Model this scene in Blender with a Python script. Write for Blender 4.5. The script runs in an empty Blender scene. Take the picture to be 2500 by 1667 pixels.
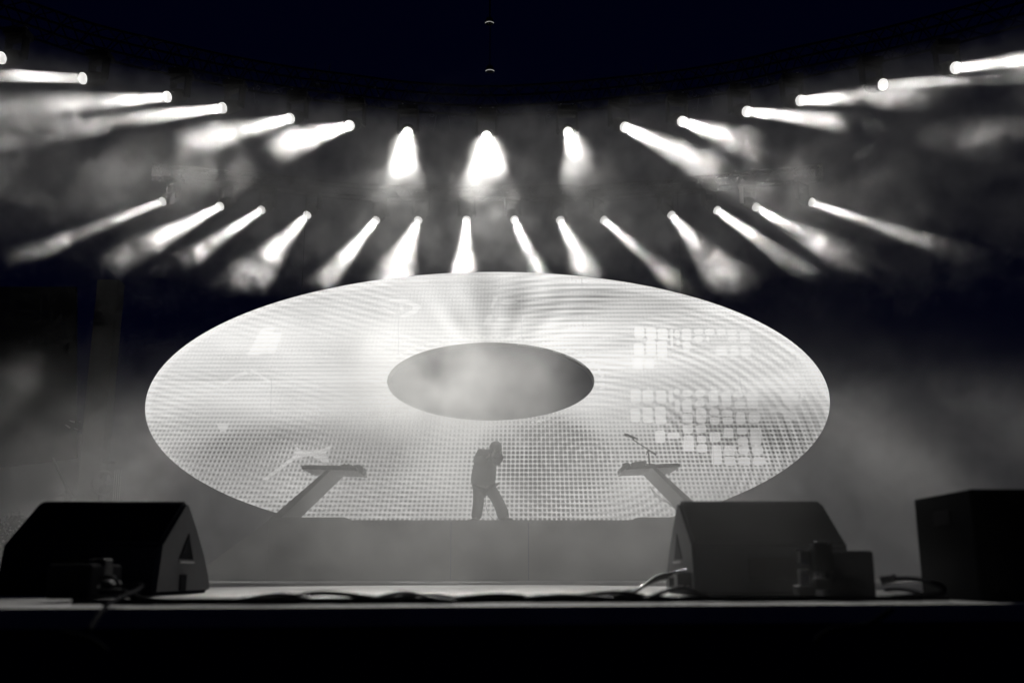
import bpy, bmesh, math, random
from mathutils import Vector, Matrix, noise as mnoise
S = bpy.context.scene
COL = S.collection
random.seed(7)

# ------------------------------------------------------------------ camera
F = 2430.6            # focal length in pixels of the 2500 wide frame
TILT = math.radians(13.2)
CAM = Vector((0.0, 0.0, 1.6))
cd = bpy.data.cameras.new('camera'); cam = bpy.data.objects.new('camera', cd); COL.objects.link(cam)
cam.location = CAM; cam.rotation_euler = (math.pi/2 + TILT, 0, 0)
cd.sensor_width = 36; cd.lens = 35; cd.clip_end = 2000; cd.clip_start = 0.05
cd.dof.use_dof = True; cd.dof.focus_distance = 20.5; cd.dof.aperture_fstop = 1.8
S.camera = cam
# ------------------------------------------------------------------ night sky, exposure
W = bpy.data.worlds.new('World'); S.world = W; W.use_nodes = True
W.node_tree.nodes['Background'].inputs[0].default_value = (0.0002, 0.0004, 0.0040, 1)
W.node_tree.nodes['Background'].inputs[1].default_value = 1.0
S.view_settings.view_transform = 'Standard'; S.view_settings.look = 'None'
S.view_settings.exposure = 0; S.view_settings.gamma = 1
S.cycles.use_denoising = True
S.cycles.volume_step_rate = 4
S.cycles.volume_max_steps = 512
S.cycles.volume_bounces = 2
S.cycles.max_bounces = 5; S.cycles.diffuse_bounces = 2; S.cycles.glossy_bounces = 2
S.cycles.use_adaptive_sampling = True; S.cycles.adaptive_threshold = .02; S.cycles.adaptive_min_samples = 24
S.cycles.sample_clamp_indirect = 3

def ray(px, py):
    u = (px - 1250) / F; v = -(py - 833.5) / F
    return Vector((u, math.cos(TILT) - v*math.sin(TILT), math.sin(TILT) + v*math.cos(TILT)))
def P(px, py, Y):                     # the point at distance Y whose picture is px, py
    d = ray(px, py); return CAM + d * (Y / d.y)
def PZ(px, py, z):                    # the same on a horizontal plane
    d = ray(px, py); return CAM + d * ((z - CAM.z) / d.z)
def ppm(px, py, Y):                   # pixels per metre there
    d = ray(px, py); return F / (Y / d.y)

# ------------------------------------------------------------------ materials
def mat(name, col=(.05,.05,.05), rough=.6, metal=0, emit=None, es=1, noise=None, bump=0, scale=8, spec=.5):
    m = bpy.data.materials.new(name); m.use_nodes = True
    nt = m.node_tree; b = nt.nodes['Principled BSDF']
    b.inputs['Roughness'].default_value = rough; b.inputs['Metallic'].default_value = metal
    b.inputs['Base Color'].default_value = (*col, 1)
    b.inputs['Specular IOR Level'].default_value = spec
    if emit: b.inputs['Emission Color'].default_value = (*emit, 1); b.inputs['Emission Strength'].default_value = es
    tc = nt.nodes.new('ShaderNodeTexCoord'); n = nt.nodes.new('ShaderNodeTexNoise')
    n.inputs['Scale'].default_value = scale; n.inputs['Detail'].default_value = 5
    nt.links.new(tc.outputs['Object'], n.inputs['Vector'])
    k = .35 if noise is None else noise
    mx = nt.nodes.new('ShaderNodeMix'); mx.data_type = 'RGBA'
    mx.inputs[6].default_value = (*[c*(1-k) for c in col], 1); mx.inputs[7].default_value = (*[min(1, c*(1+k)) for c in col], 1)
    nt.links.new(n.outputs['Fac'], mx.inputs[0]); nt.links.new(mx.outputs[2], b.inputs['Base Color'])
    mr = nt.nodes.new('ShaderNodeMapRange'); mr.inputs[3].default_value = max(.02, rough-.12); mr.inputs[4].default_value = min(1, rough+.12)
    nt.links.new(n.outputs['Fac'], mr.inputs[0]); nt.links.new(mr.outputs[0], b.inputs['Roughness'])
    if bump:
        bp = nt.nodes.new('ShaderNodeBump'); bp.inputs['Strength'].default_value = bump; bp.inputs['Distance'].default_value = .01
        n2 = nt.nodes.new('ShaderNodeTexNoise'); n2.inputs['Scale'].default_value = scale*12; n2.inputs['Detail'].default_value = 4
        nt.links.new(tc.outputs['Object'], n2.inputs['Vector'])
        nt.links.new(n2.outputs['Fac'], bp.inputs['Height']); nt.links.new(bp.outputs['Normal'], b.inputs['Normal'])
    return m

# ------------------------------------------------------------------ object helpers
def tag(o, label=None, cat=None, group=None, kind=None):
    if label: o['label'] = label
    if cat: o['category'] = cat
    if group: o['group'] = group
    if kind: o['kind'] = kind
    return o
def empty(name, loc=(0,0,0), rot=(0,0,0), **k):
    o = bpy.data.objects.new(name, None); COL.objects.link(o); o.location = loc; o.rotation_euler = rot
    return tag(o, **k)
def obj(name, bm, m, parent=None, smooth=False, **k):
    bmesh.ops.recalc_face_normals(bm, faces=bm.faces)
    me = bpy.data.meshes.new(name); bm.to_mesh(me); bm.free()
    for mm in (m if isinstance(m, (list, tuple)) else [m]): me.materials.append(mm)
    if smooth:
        for p in me.polygons: p.use_smooth = True
    o = bpy.data.objects.new(name, me); COL.objects.link(o)
    if parent: o.parent = parent
    return tag(o, **k)
def box(bm, c, s, rot=None, bev=0, mi=0):
    r = bmesh.ops.create_cube(bm, size=1)
    M = Matrix.Translation(Vector(c)) @ (rot.to_4x4() if rot is not None else Matrix()) @ Matrix.Diagonal((*s, 1))
    bmesh.ops.transform(bm, matrix=M, verts=r['verts'])
    fs = list({f for v in r['verts'] for f in v.link_faces})
    if bev:
        es = list({e for f in fs for e in f.edges})
        rb = bmesh.ops.bevel(bm, geom=es, offset=bev, segments=2, affect='EDGES', profile=.6)
        fs = rb['faces']
    for f in fs: f.material_index = mi
def cyl(bm, a, b, r, r2=None, seg=16, cap=True):
    a, b = Vector(a), Vector(b); d = b - a
    q = d.to_track_quat('Z', 'Y').to_matrix().to_4x4()
    M = Matrix.Translation((a+b)/2) @ q
    bmesh.ops.create_cone(bm, cap_ends=cap, segments=seg, radius1=r, radius2=r if r2 is None else r2, depth=d.length, matrix=M)
def tube(bm, pts, r, seg=8, close=False):
    pts = [Vector(p) for p in pts]; rings = []; n = len(pts)
    up = Vector((0,0,1))
    for i, p in enumerate(pts):
        t = (pts[min(i+1, n-1)] - pts[max(i-1, 0)]).normalized()
        a = t.cross(up)
        if a.length < 1e-3: a = t.cross(Vector((0,1,0)))
        a.normalize(); b = t.cross(a)
        rr = r[i] if isinstance(r, (list, tuple)) else r
        rings.append([bm.verts.new(p + (a*math.cos(2*math.pi*k/seg) + b*math.sin(2*math.pi*k/seg))*rr) for k in range(seg)])
    for i in range(n-1):
        for k in range(seg):
            bm.faces.new((rings[i][k], rings[i][(k+1)%seg], rings[i+1][(k+1)%seg], rings[i+1][k]))
    bm.faces.new(rings[0][::-1]); bm.faces.new(rings[-1])
def spline(pts, n=10):
    pts = [Vector(p) for p in pts]; out = []
    q = [pts[0]] + pts + [pts[-1]]
    for i in range(1, len(q)-2):
        for k in range(n):
            t = k/n; a, b, c, d = q[i-1], q[i], q[i+1], q[i+2]
            out.append(.5*((2*b) + (c-a)*t + (2*a-5*b+4*c-d)*t*t + (3*b-a-3*c+d)*t**3))
    out.append(pts[-1]); return out
def prism(bm, poly, y0, y1, mi=0):
    """polygon in x, z extruded along y"""
    a = [bm.verts.new((x, y0, z)) for x, z in poly]; b = [bm.verts.new((x, y1, z)) for x, z in poly]
    fs = [bm.faces.new(a), bm.faces.new(b[::-1])]
    n = len(poly)
    for i in range(n): fs.append(bm.faces.new((a[i], b[i], b[(i+1)%n], a[(i+1)%n])))
    for f in fs: f.material_index = mi
def hexa(bm, c8):
    v = [bm.verts.new(c) for c in c8]
    for f in ((0,1,2,3), (4,7,6,5), (0,4,5,1), (1,5,6,2), (2,6,7,3), (3,7,4,0)): bm.faces.new([v[i] for i in f])
def copy_tree(o, parent=None):
    c = o.copy(); COL.objects.link(c); c.parent = parent
    if parent: c.matrix_parent_inverse = o.matrix_parent_inverse.copy()
    for ch in list(o.children): copy_tree(ch, c)
    return c
ZT_ = 11.3
LED_GAIN = 1.14
HAZE_D = .0004
POW = 280
# ------------------------------------------------------------------ ground, stage, riser
M_GRD = mat('trampled_ground', (.035,.033,.03), .9, noise=.4, bump=.4, scale=2)
M_FLOOR = mat('worn_stage_ply', (.68,.67,.65), .75, spec=.15, noise=.35, bump=.15, scale=4)
M_SKIRT = mat('black_stage_cloth', (.012,.02,.12), .9, spec=.05, noise=.3, bump=.2, scale=3)
M_RISER = mat('grey_riser_panel', (.22,.22,.215), .6, noise=.15, bump=.05, scale=1.2)
M_BLK = mat('black_paint', (.012,.012,.015), .55, spec=.15)
M_MET = mat('dull_aluminium', (.3,.3,.3), .35, 1)
FZ = 1.5
bm = bmesh.new(); v = [bm.verts.new(c) for c in ((-400,-40,0),(400,-40,0),(400,800,0),(-400,800,0))]; bm.faces.new(v)
obj('ground', bm, M_GRD, kind='structure')
def edgeY(x): return 3.42 + .16*x
bm = bmesh.new()
fl = [(-16, edgeY(-4.0)), (-4, edgeY(-4.0)), (4.5, edgeY(4.5)), (16, edgeY(4.5)), (16, 32), (-16, 32)]
t_ = [bm.verts.new((x, y, FZ)) for x, y in fl]; u_ = [bm.verts.new((x, y, FZ-.06)) for x, y in fl]
bm.faces.new(t_); bm.faces.new(u_[::-1])
for i in range(6): bm.faces.new((t_[i], u_[i], u_[(i+1)%6], t_[(i+1)%6]))
obj('stage_floor', bm, M_FLOOR, kind='structure')
bm = bmesh.new()                        # black cloth skirt hung below the front edge, softly pleated
ps = []
for k in range(260):
    x = -15.9 + 31.8*k/259; x0 = min(4.5, max(-4, x))
    ps.append((x, edgeY(x0) + .05 + .012*math.sin(x*9+math.sin(x*2.3)*2)))
top = [bm.verts.new((x, y, FZ-.06)) for x, y in ps]; bot = [bm.verts.new((x, y-.02, .01)) for x, y in ps]
for k in range(259): bm.faces.new((top[k], bot[k], bot[k+1], top[k+1]))
obj('stage_skirt', bm, M_SKIRT, smooth=True, label='black cloth skirt hanging below the front edge of the stage', cat='stage skirt')

YF = 19.8                               # front of the riser
RT = P(1250, 1269, YF).z
riser = empty('stage_riser', (0, YF, FZ), label='long grey raised platform the singer stands on, with sloping ends', cat='platform')
def L(p): return (p[0]-0, p[1]-YF, p[2]-FZ)
def slab_face(name, quad, yb, m, parent, off=(0, YF, FZ)):
    """front outline given as points, carried back to yb"""
    bm = bmesh.new(); a = [bm.verts.new(Vector(p)-Vector(off)) for p in quad]; b = [bm.verts.new(Vector((p[0], yb, p[2]))-Vector(off)) for p in quad]
    bm.faces.new(a); bm.faces.new(b[::-1]); n = len(a)
    for i in range(n): bm.faces.new((a[i], b[i], b[(i+1)%n], a[(i+1)%n]))
    return obj(name, bm, m, parent)
xs = [P(px, 1269, YF).x for px in (656, 1101, 1290, 1760)]
for i in range(3):
    g = .008
    slab_face('front_panel', [(xs[i]+g, YF, FZ), (xs[i+1]-g, YF, FZ), (xs[i+1]-g, YF, RT-.03), (xs[i]+g, YF, RT-.03)], YF+.05, M_RISER, riser)
slab_face('dark_backing', [(xs[0]+.01, YF+.06, FZ), (xs[3]-.01, YF+.06, FZ), (xs[3]-.01, YF+.06, RT-.035), (xs[0]+.01, YF+.06, RT-.035)], YF+.1, M_SKIRT, riser)  # dark sheet added behind the panels so their gaps read dark
slab_face('deck', [(xs[0], YF-.02, RT-.03), (xs[3], YF-.02, RT-.03), (xs[3], YF-.02, RT), (xs[0], YF-.02, RT)], YF+2.2, M_RISER, riser)
xl = P(500, 1395, YF).x - .35
slab_face('sloping_end', [(xl, YF+.001, FZ), (xs[0], YF+.001, FZ), (xs[0], YF+.001, RT+.0)], YF+2.19, M_RISER, riser)
xr = xs[3] + (xs[0]-xl)
slab_face('sloping_end', [(xs[3], YF+.001, FZ), (xr, YF+.001, FZ), (xs[3], YF+.001, RT)], YF+2.19, M_RISER, riser)
def block(px0, px1, pr, lab):           # low block with a little ramp
    z1 = P(px0, 1262, YF+.1).z
    a, b, c = P(px0, 1262, YF+.1).x, P(px1, 1262, YF+.1).x, P(pr, 1262, YF+.1).x
    bm = bmesh.new(); prism(bm, [(a, RT+.001), (c, RT+.001), (b, z1), (a, z1)] if pr > px1 else [(c, RT+.001), (a, RT+.001), (a, z1), (b, z1)], YF+.1, YF+1.6)
    for v in bm.verts: v.co -= Vector((a, YF, RT))
    o = obj('riser_block', bm, M_RISER, label=lab, cat='platform block'); o.location = (a, YF, RT)
block(664, 840, 858, 'low grey block with a small ramp under the left keyboard stand')
block(1740, 1558, 1538, 'low grey block with a small ramp under the right keyboard stand')

# ------------------------------------------------------------------ cantilevered keyboard stands
M_STAND_D = mat('dark_edge_ply', (.035,.035,.035), .5, noise=.2)
M_STAND = mat('pale_grey_board', (.45,.44,.43), .5, noise=.12, scale=2)
YS = YF + .25
def stand(px, lab):
    """px: outline in the picture at the front plane; front strips are dark, undersides pale"""
    root = empty('keyboard_stand', P(px['base'][0], px['base'][1], YS), label=lab, cat='keyboard stand')
    def piece(name, poly, m, depth):
        bm = bmesh.new(); q = [P(a, b, YS) - root.location for a, b in poly]; n = len(q)
        a = [bm.verts.new((p.x, 0, p.z)) for p in q]; b = [bm.verts.new((p.x, depth, p.z)) for p in q]
        f = bm.faces.new(a); f.material_index = 0; bm.faces.new(b[::-1])
        for i in range(n):
            f = bm.faces.new((a[i], b[i], b[(i+1)%n], a[(i+1)%n])); f.material_index = 1
        return obj(name, bm, m, root)
    piece('table_top', px['top'], [M_STAND_D, M_STAND], 1.45)
    piece('leg', px['leg'], [M_STAND_D, M_STAND], 1.45)
    piece('end_cheek', px['cheek'], [M_STAND_D, M_STAND], 1.45)
    return root
SL = stand(dict(base=(680,1268), top=[(736,1136.5),(866,1140),(866,1148),(736,1144.5)], leg=[(797,1146.6),(808,1147),(682,1268),(655,1268)],
    cheek=[(862,1140),(867,1138),(873,1149),(866,1149)]), 'slanted cantilevered keyboard stand to the left of the singer')
SR = stand(dict(base=(1700,1268), top=[(1533,1139),(1661,1131),(1661,1139),(1533,1145)], leg=[(1593,1142.3),(1603,1141.7),(1742,1268),(1716,1268)],
    cheek=[(1526,1146),(1534,1137),(1538,1138),(1534,1146)]), 'slanted cantilevered keyboard stand to the right of the singer')
M_GEAR = mat('black_synth', (.02,.02,.02), .4)
def on(pxs, name, y0, dep, lab, cat, knobs=(), m=M_GEAR, group=None):
    q = [P(a, b, YS+y0) for a, b in pxs]; c = sum(q, Vector())/len(q); c.z = min(p.z for p in q)
    root = empty(name, c, label=lab, cat=cat, group=group)
    bm = bmesh.new(); prism(bm, [(p.x-c.x, p.z-c.z) for p in q], 0, dep); obj('body', bm, m, root)
    for a, b in knobs:
        bm = bmesh.new(); p = P(a, b, YS+y0) - c
        cyl(bm, (p.x, dep*.4, p.z-.02), (p.x, dep*.4, p.z+.03), .018, seg=10); obj('knob', bm, m, root)
on([(741,1136.8),(828,1139),(828,1136),(775,1135.4),(741,1134.6)], 'keyboard', .08, .35, 'flat black keyboard on the left stand', 'keyboard')
on([(832,1139),(857,1139.6),(857,1133.5),(834,1133)], 'effects_box', .1, .3, 'small black effects box on the left stand, nearer the singer', 'effects box', [(838,1133),(848,1133)])
on([(863,1139),(884,1158),(888,1150),(886,1140),(880,1135.5),(863,1135.5)], 'sound_module', .2, .4, 'rounded black sound module hung over the right end of the left stand', 'sound module', [(868,1135.5),(876,1135.5)])
on([(1541,1138),(1574,1136.3),(1579,1129),(1577,1124),(1543,1128.5)], 'tilted_synthesizer', .12, .5, 'tilted black synthesizer on the right stand beside the microphone', 'synthesizer')
on([(1534,1138),(1514,1154),(1513,1145),(1524,1133),(1538,1130.5),(1541,1138)], 'mixing_console', .15, .5, 'black mixer with a row of knobs on the tip of the right stand', 'mixer', [(1524,1132),(1528,1131),(1532,1130.5),(1536,1130.3)])
on([(1584,1136),(1655,1132),(1655,1130.5),(1620,1131.5),(1584,1134)], 'keyboard', .1, .35, 'flat black keyboard on the right stand behind the microphone stand', 'keyboard')
ms = empty('microphone_stand', P(1586,1135,YS+.3), label='thin black boom microphone stand rising from the right keyboard stand', cat='microphone stand')
def msp(a, b): return P(a, b, YS+.3) - ms.location
bm = bmesh.new(); cyl(bm, msp(1586,1135), msp(1583,1103), .016); obj('pole', bm, M_BLK, ms)
bm = bmesh.new(); cyl(bm, (0,0,0), (0,0,.02), .12, seg=20); obj('foot', bm, M_BLK, ms)
bm = bmesh.new(); cyl(bm, msp(1602,1110), msp(1590,1102), .02); cyl(bm, msp(1590,1102), msp(1547,1074), .011); obj('boom', bm, M_BLK, ms)
bm = bmesh.new(); box(bm, msp(1583,1101), (.05,.05,.07), Matrix.Rotation(.5,3,'Y'), .008); cyl(bm, msp(1582,1103), msp(1577,1110), .008); obj('boom_clamp', bm, M_BLK, ms)
mi = empty('microphone', P(1545,1069,YS+.3), label='long black microphone clipped to the tip of the boom stand', cat='microphone')
def mip(a, b): return P(a, b, YS+.3) - mi.location
bm = bmesh.new(); cyl(bm, mip(1557,1071.5), mip(1536,1063.8), .02, .026); obj('handle', bm, M_BLK, mi)
bm = bmesh.new(); cyl(bm, mip(1536,1063.8), mip(1524,1060.5), .036, .034); obj('grille', bm, M_GEAR, mi)
bm = bmesh.new(); cyl(bm, mip(1545,1068), mip(1548,1075), .018); obj('clip', bm, M_GEAR, mi)
for k, (of, lab) in enumerate(((0, 'black cable sagging tightly under the right keyboard stand'), (5, 'second black cable looping lower under the right keyboard stand'))):
    bm = bmesh.new(); pts = [(1587,1187-of*.2),(1597,1200+of),(1612,1214+of),(1630,1224+of*.6),(1648,1240+of*.4),(1656,1249)]
    q = spline([P(a, b, YS+1.1) for a, b in pts], 8); c = q[0]; tube(bm, [p-c for p in q], .008, 6)
    o = obj('cable', bm, M_GEAR, smooth=True, label=lab, cat='cable', group='cables under the right keyboard stand'); o.location = c

# ------------------------------------------------------------------ floor monitor wedges
M_CARP = mat('black_carpet_covering', (.004,.0045,.007), .8, spec=.01)
M_CAB = mat('scuffed_speaker_paint', (.012,.014,.022), .7, spec=.03, noise=.35, bump=.25, scale=7)
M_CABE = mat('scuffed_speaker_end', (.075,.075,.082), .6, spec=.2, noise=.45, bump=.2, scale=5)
M_REC = mat('handle_recess', (.012,.012,.015), .8, spec=.02)
PROF = [(0,0),(.04,.253),(.335,.482),(.375,.482),(.53,.358),(.67,.225),(.77,.108),(.81,.037),(.79,0)]
def wedge(x, y, w, side, lab, ks=1.0):
    root = empty('monitor_wedge', (x, y, FZ+.002), label=lab, cat='stage monitor', group='floor monitors at the front of the stage')
    bm = bmesh.new(); n = len(PROF)
    x0, x1 = (0, w) if side < 0 else (-w, 0)
    pr = [(yy*ks, zz) for yy, zz in PROF]
    a = [bm.verts.new((x0, yy, zz)) for yy, zz in pr]; b = [bm.verts.new((x1, yy, zz)) for yy, zz in pr]
    f0 = bm.faces.new(a); f1 = bm.faces.new(b[::-1])
    for i in range(n): bm.faces.new((a[i], b[i], b[(i+1)%n], a[(i+1)%n]))
    bmesh.ops.recalc_face_normals(bm, faces=bm.faces)
    bmesh.ops.bevel(bm, geom=list(bm.edges), offset=.018, segments=3, affect='EDGES')
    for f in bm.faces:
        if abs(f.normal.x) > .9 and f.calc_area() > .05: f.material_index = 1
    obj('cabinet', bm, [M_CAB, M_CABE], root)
    s = -1 if side < 0 else 1
    # handle recess: a triangular cup with a pale lip, then a small socket plate
    def yz(t): return (t[0]*ks, t[1])
    tri = [(.28,.18),(.49,.18),(.40,.315)]
    bm = bmesh.new(); a = [bm.verts.new((s*.004, *yz(p))) for p in tri]; b = [bm.verts.new((-s*.001, *yz(p))) for p in tri]
    bm.faces.new(a); bm.faces.new(b[::-1])
    for i in range(3): bm.faces.new((a[i], b[i], b[(i+1)%3], a[(i+1)%3]))
    obj('handle', bm, M_REC, root)
    bm = bmesh.new(); box(bm, (s*.007, .38*ks, .165), (.014, .21*ks, .008), bev=.002); obj('handle_lip', bm, M_MET, root)
    bm = bmesh.new(); box(bm, (s*.003, .36*ks, .06), (.006, .10, .085)); obj('socket_plate', bm, M_REC, root)
    # speaker grille on the far slope, bass driver behind it
    bm = bmesh.new(); box(bm, ((x0+x1)/2, .62*ks, .295), (w*.86, .012, .26), Matrix.Rotation(math.radians(47), 3, 'X')); obj('grille', bm, M_REC, root)
    bm = bmesh.new(); box(bm, ((x0+x1)/2, .012, .13), (w*.3, .03, .1), Matrix.Rotation(math.radians(-9), 3, 'X'), .005); obj('carry_handle', bm, M_REC, root)
    return root
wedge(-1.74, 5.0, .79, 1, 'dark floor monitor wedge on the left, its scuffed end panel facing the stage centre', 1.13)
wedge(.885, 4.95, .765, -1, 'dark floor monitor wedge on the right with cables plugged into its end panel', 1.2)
bx = empty('speaker_cabinet', (1.80, 3.97, FZ+.002), label='large black speaker cabinet cut off by the right edge of the photo', cat='speaker')
bm = bmesh.new(); box(bm, (.5, .28, .215), (.98, .56, .43), bev=.01); obj('cabinet', bm, M_CARP, bx)
bm = bmesh.new(); box(bm, (.5, -.008, .215), (.86, .014, .36)); obj('grille', bm, M_REC, bx)
bm = bmesh.new(); box(bm, (.006, .27, .33), (.008, .16, .06), bev=.003); obj('handle', bm, M_REC, bx)

# ------------------------------------------------------------------ small gear at the stage edge
M_GLOSS = mat('glossy_black_rubber', (.008,.008,.010), .38)
M_RUB = mat('matte_black_rubber', (.005,.005,.008), .9, spec=.01)
M_CHR = mat('bright_metal', (.55,.55,.55), .18, 1)
def hard(name, root, parts):
    for nm, m, fn in parts:
        bm = bmesh.new(); fn(bm); obj(nm, bm, m, root)
YG = 4.35
def G3(a, b, y=YG): return P(a, b, y)
r = empty('stage_lamp', (G3(1985,1450).x, YG, FZ+.002), label='small black lamp can clamped to a shiny metal bracket in front of the right wedge', cat='stage lamp')
def rp(a, b, dy=0): return P(a, b, YG+dy) - r.location
def f1(bm):
    p = (rp(1985,1322)+rp(2028,1395))/2; box(bm, p, (.078, .08, .128), bev=.012)
hard('stage_lamp', r, [('can', M_BLK, f1),
 ('bracket', M_MET, lambda bm: (box(bm, rp(1962,1358,.05), (.045,.04,.062), bev=.004), box(bm, rp(1962,1420,.05), (.04,.03,.10), bev=.004))),
 ('bracket_plate', M_CHR, lambda bm: box(bm, rp(1960,1342,.02), (.078,.05,.009), bev=.003)),
 ('bracket_plate', M_CHR, lambda bm: box(bm, rp(1963,1374,.02), (.04,.05,.009), bev=.003)),
 ('bolt', M_CHR, lambda bm: cyl(bm, rp(1983,1323,-.05), rp(1983,1323,-.02), .007)),
 ('bolt', M_CHR, lambda bm: cyl(bm, rp(2023,1325,-.05), rp(2023,1325,-.02), .007)),
 ('bolt', M_CHR, lambda bm: cyl(bm, rp(1997,1401,-.03), rp(1997,1401,.0), .008)),
 ('wing_nut', M_CHR, lambda bm: cyl(bm, rp(1969,1411,-.03), rp(1969,1411,.0), .008)),
 ('foot', M_BLK, lambda bm: (box(bm, rp(1963,1440,.03), (.075,.10,.04), bev=.008), box(bm, rp(2003,1425,.05), (.06,.06,.05), bev=.008)))])
r2 = empty('power_box', (G3(2092,1450).x, YG+.05, FZ+.002), label='plain black box with rounded corners beside the small lamp can', cat='power box')
def rq(a, b, dy=0): return P(a, b, YG+.05+dy) - r2.location
hard('power_box', r2, [('case', M_CAB, lambda bm: box(bm, (.0, .08, .102), (.208, .16, .20), bev=.016)),
 ('side_panel', M_CABE, lambda bm: box(bm, (-.112, .09, .095), (.014, .12, .17), bev=.004)),
 ('plug', M_GLOSS, lambda bm: cyl(bm, rq(2150,1418), rq(2182,1412,-.02), .02, .016)),
 ('plug_ring', M_CHR, lambda bm: cyl(bm, rq(2180,1412,-.02), rq(2186,1411,-.02), .018))])
r3 = empty('connector_block', (.915-.03, 5.0, FZ+.002), label='cluster of shiny plugs at the foot of the right wedge end panel', cat='connector')
def rc(a, b, dy=0): return P(a, b, 4.98+dy) - r3.location
hard('connector_block', r3, [('housing', M_GLOSS, lambda bm: box(bm, rc(1668,1415,.12), (.075,.10,.075), bev=.006)), ('housing', M_GLOSS, lambda bm: box(bm, rc(1640,1420,.3), (.04,.08,.05), bev=.006)),
 ('plug', M_CHR, lambda bm: cyl(bm, rc(1652,1396), rc(1678,1390), .008)),
 ('plug', M_CHR, lambda bm: cyl(bm, rc(1630,1404), rc(1648,1399), .008)),
 ('latch', M_CHR, lambda bm: box(bm, rc(1662,1428), (.022,.01,.006), bev=.002)),
 ('latch', M_CHR, lambda bm: box(bm, rc(1681,1429), (.018,.01,.006), bev=.002))])
r4 = empty('stage_lamp', (P(240,1455,4.0).x, 4.0, FZ+.002), label='dark boxy lamp with a shiny bracket in front of the left wedge', cat='stage lamp')
def rl(a, b, dy=0): return P(a, b, 4.0+dy) - r4.location
hard('stage_lamp', r4, [('case', M_BLK, lambda bm: box(bm, rl(243,1387,.06), (.075,.08,.075), bev=.008)),
 ('bracket', M_CHR, lambda bm: (tube(bm, spline([rl(221,1374), rl(223,1388), rl(229,1397), rl(231,1406)], 5), .006, 8))),
 ('foot', M_GLOSS, lambda bm: (box(bm, rl(245,1432,.06), (.13,.12,.05), bev=.015))),
 ('bolt', M_CHR, lambda bm: bmesh.ops.create_uvsphere(bm, u_segments=12, v_segments=8, radius=.009, matrix=Matrix.Translation(rl(237,1430,-.02)))),
 ('hoop', M_GLOSS, lambda bm: tube(bm, spline([rl(226,1416), rl(240,1408), rl(262,1407), rl(280,1412), rl(290,1428)], 6), .008, 8))])
r5 = empty('equipment_box', (P(150,1455,3.9).x, 3.9, FZ+.002), label='low black box at the far left in front of the left wedge', cat='equipment box')
bm = bmesh.new(); box(bm, (.02, .15, .075), (.17, .3, .13), bev=.01); obj('case', bm, M_REC, r5)
bm = bmesh.new(); box(bm, (.02, -.002, .12), (.06, .012, .015), bev=.003); obj('handle', bm, M_CAB, r5)

# cables lying along the stage edge
def cable(pts, r, lab, group='cables lying along the front edge of the stage', m=M_RUB, n=8, name='cable'):
    q = spline([Vector(p) for p in pts], n); c = q[0].copy(); r *= .78
    bm = bmesh.new(); tube(bm, [p-c for p in q], r, 10)
    o = obj(name, bm, m, smooth=True, label=lab, cat='cable', group=group); o.location = c; return o
def lie(px, y0, r, seed, amp=.03, hump=()):
    """x pixels along the edge at distance y0 from it, resting on the floor"""
    rnd = random.Random(seed); out = []
    x0, x1, n = px
    for k in range(n):
        x = x0 + (x1-x0)*k/(n-1)
        y = edgeY(x) + y0 + rnd.uniform(-amp, amp); z = FZ + r + .002
        for hx, hh, hw in hump: z += hh*math.exp(-((x-hx)/hw)**2)
        out.append((x, y, z))
    return out
cable(lie((-1.45,1.55,15), .22, .013, 1, .03), .013, 'thickest black cable lying nearest the stage edge between the two wedges')
cable(lie((-1.5,1.2,14), .30, .011, 2, .05, [(-.62,.03,.12),(-.1,.022,.1)]), .011, 'black cable along the stage edge with a hump left of centre')
cable(lie((-1.2,.75,12), .36, .009, 3, .05, [(-.32,.02,.1),(.35,.03,.14)]), .009, 'thin black cable crossing behind the thick one near the stage edge')
cable(lie((-.2,1.7,10), .33, .009, 4, .05, [(.5,.02,.1)]), .009, 'thin black cable running from the stage centre past the right wedge')
cable(lie((.1,1.0,9), .55, .008, 5, .06), .008, 'thin glossy cable lying farthest back left of the right wedge')
cable(lie((-1.1,.2,10), .26, .010, 11, .08, [(-.85,.03,.07),(-.35,.035,.06)]), .010, 'black cable weaving among the others left of centre, humped twice', m=M_GLOSS)
cable(lie((.0,1.35,10), .27, .010, 12, .09, [(.22,.04,.07),(.62,.045,.08)]), .010, 'black cable weaving among the others right of centre, humped twice', m=M_GLOSS)
cable(lie((.3,1.05,8), .44, .007, 13, .07, [(.55,.02,.06)]), .007, 'thin shiny cable twisting just left of the right wedge', m=M_GLOSS)
cable(lie((-.25,.6,8), .40, .007, 14, .06, [(.1,.018,.06)]), .007, 'thin shiny cable lying across the centre of the edge', m=M_GLOSS)
cable(lie((-1.35,-.2,9), .16, .008, 6, .03), .008, 'thin black cable nearest the audience on the left half of the edge')
w_ = lambda a, b, y: tuple(P(a, b, y))
for k, (dy, lab) in enumerate(((0,'upper glossy cable arching into the right wedge'),(6,'middle glossy cable arching into the right wedge'),(12,'lower glossy cable arching into the right wedge'))):
    cable([w_(1650-k*9,1396+dy,4.9), w_(1610-k*4,1404+dy,4.85), w_(1580-k*4,1422+dy*.7,4.8), w_(1555-k*10,1441,4.7), (P(1500,1440,4.6).x-k*.05, 4.5-k*.05, FZ+.012), (P(1420,1440,4.5).x-k*.1, 4.35, FZ+.012)], .0085, lab, 'cables plugged into the right wedge', M_GLOSS)
cable([w_(2182,1413,4.38), w_(2225,1412,4.2), w_(2270,1420,3.9), w_(2302,1432,3.85), w_(2300,1447,3.85), w_(2260,1452,4.0), (P(2190,1450,4.1).x, 4.15, FZ+.012)], .012, 'black cable looping from the box to the large speaker cabinet')
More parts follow.
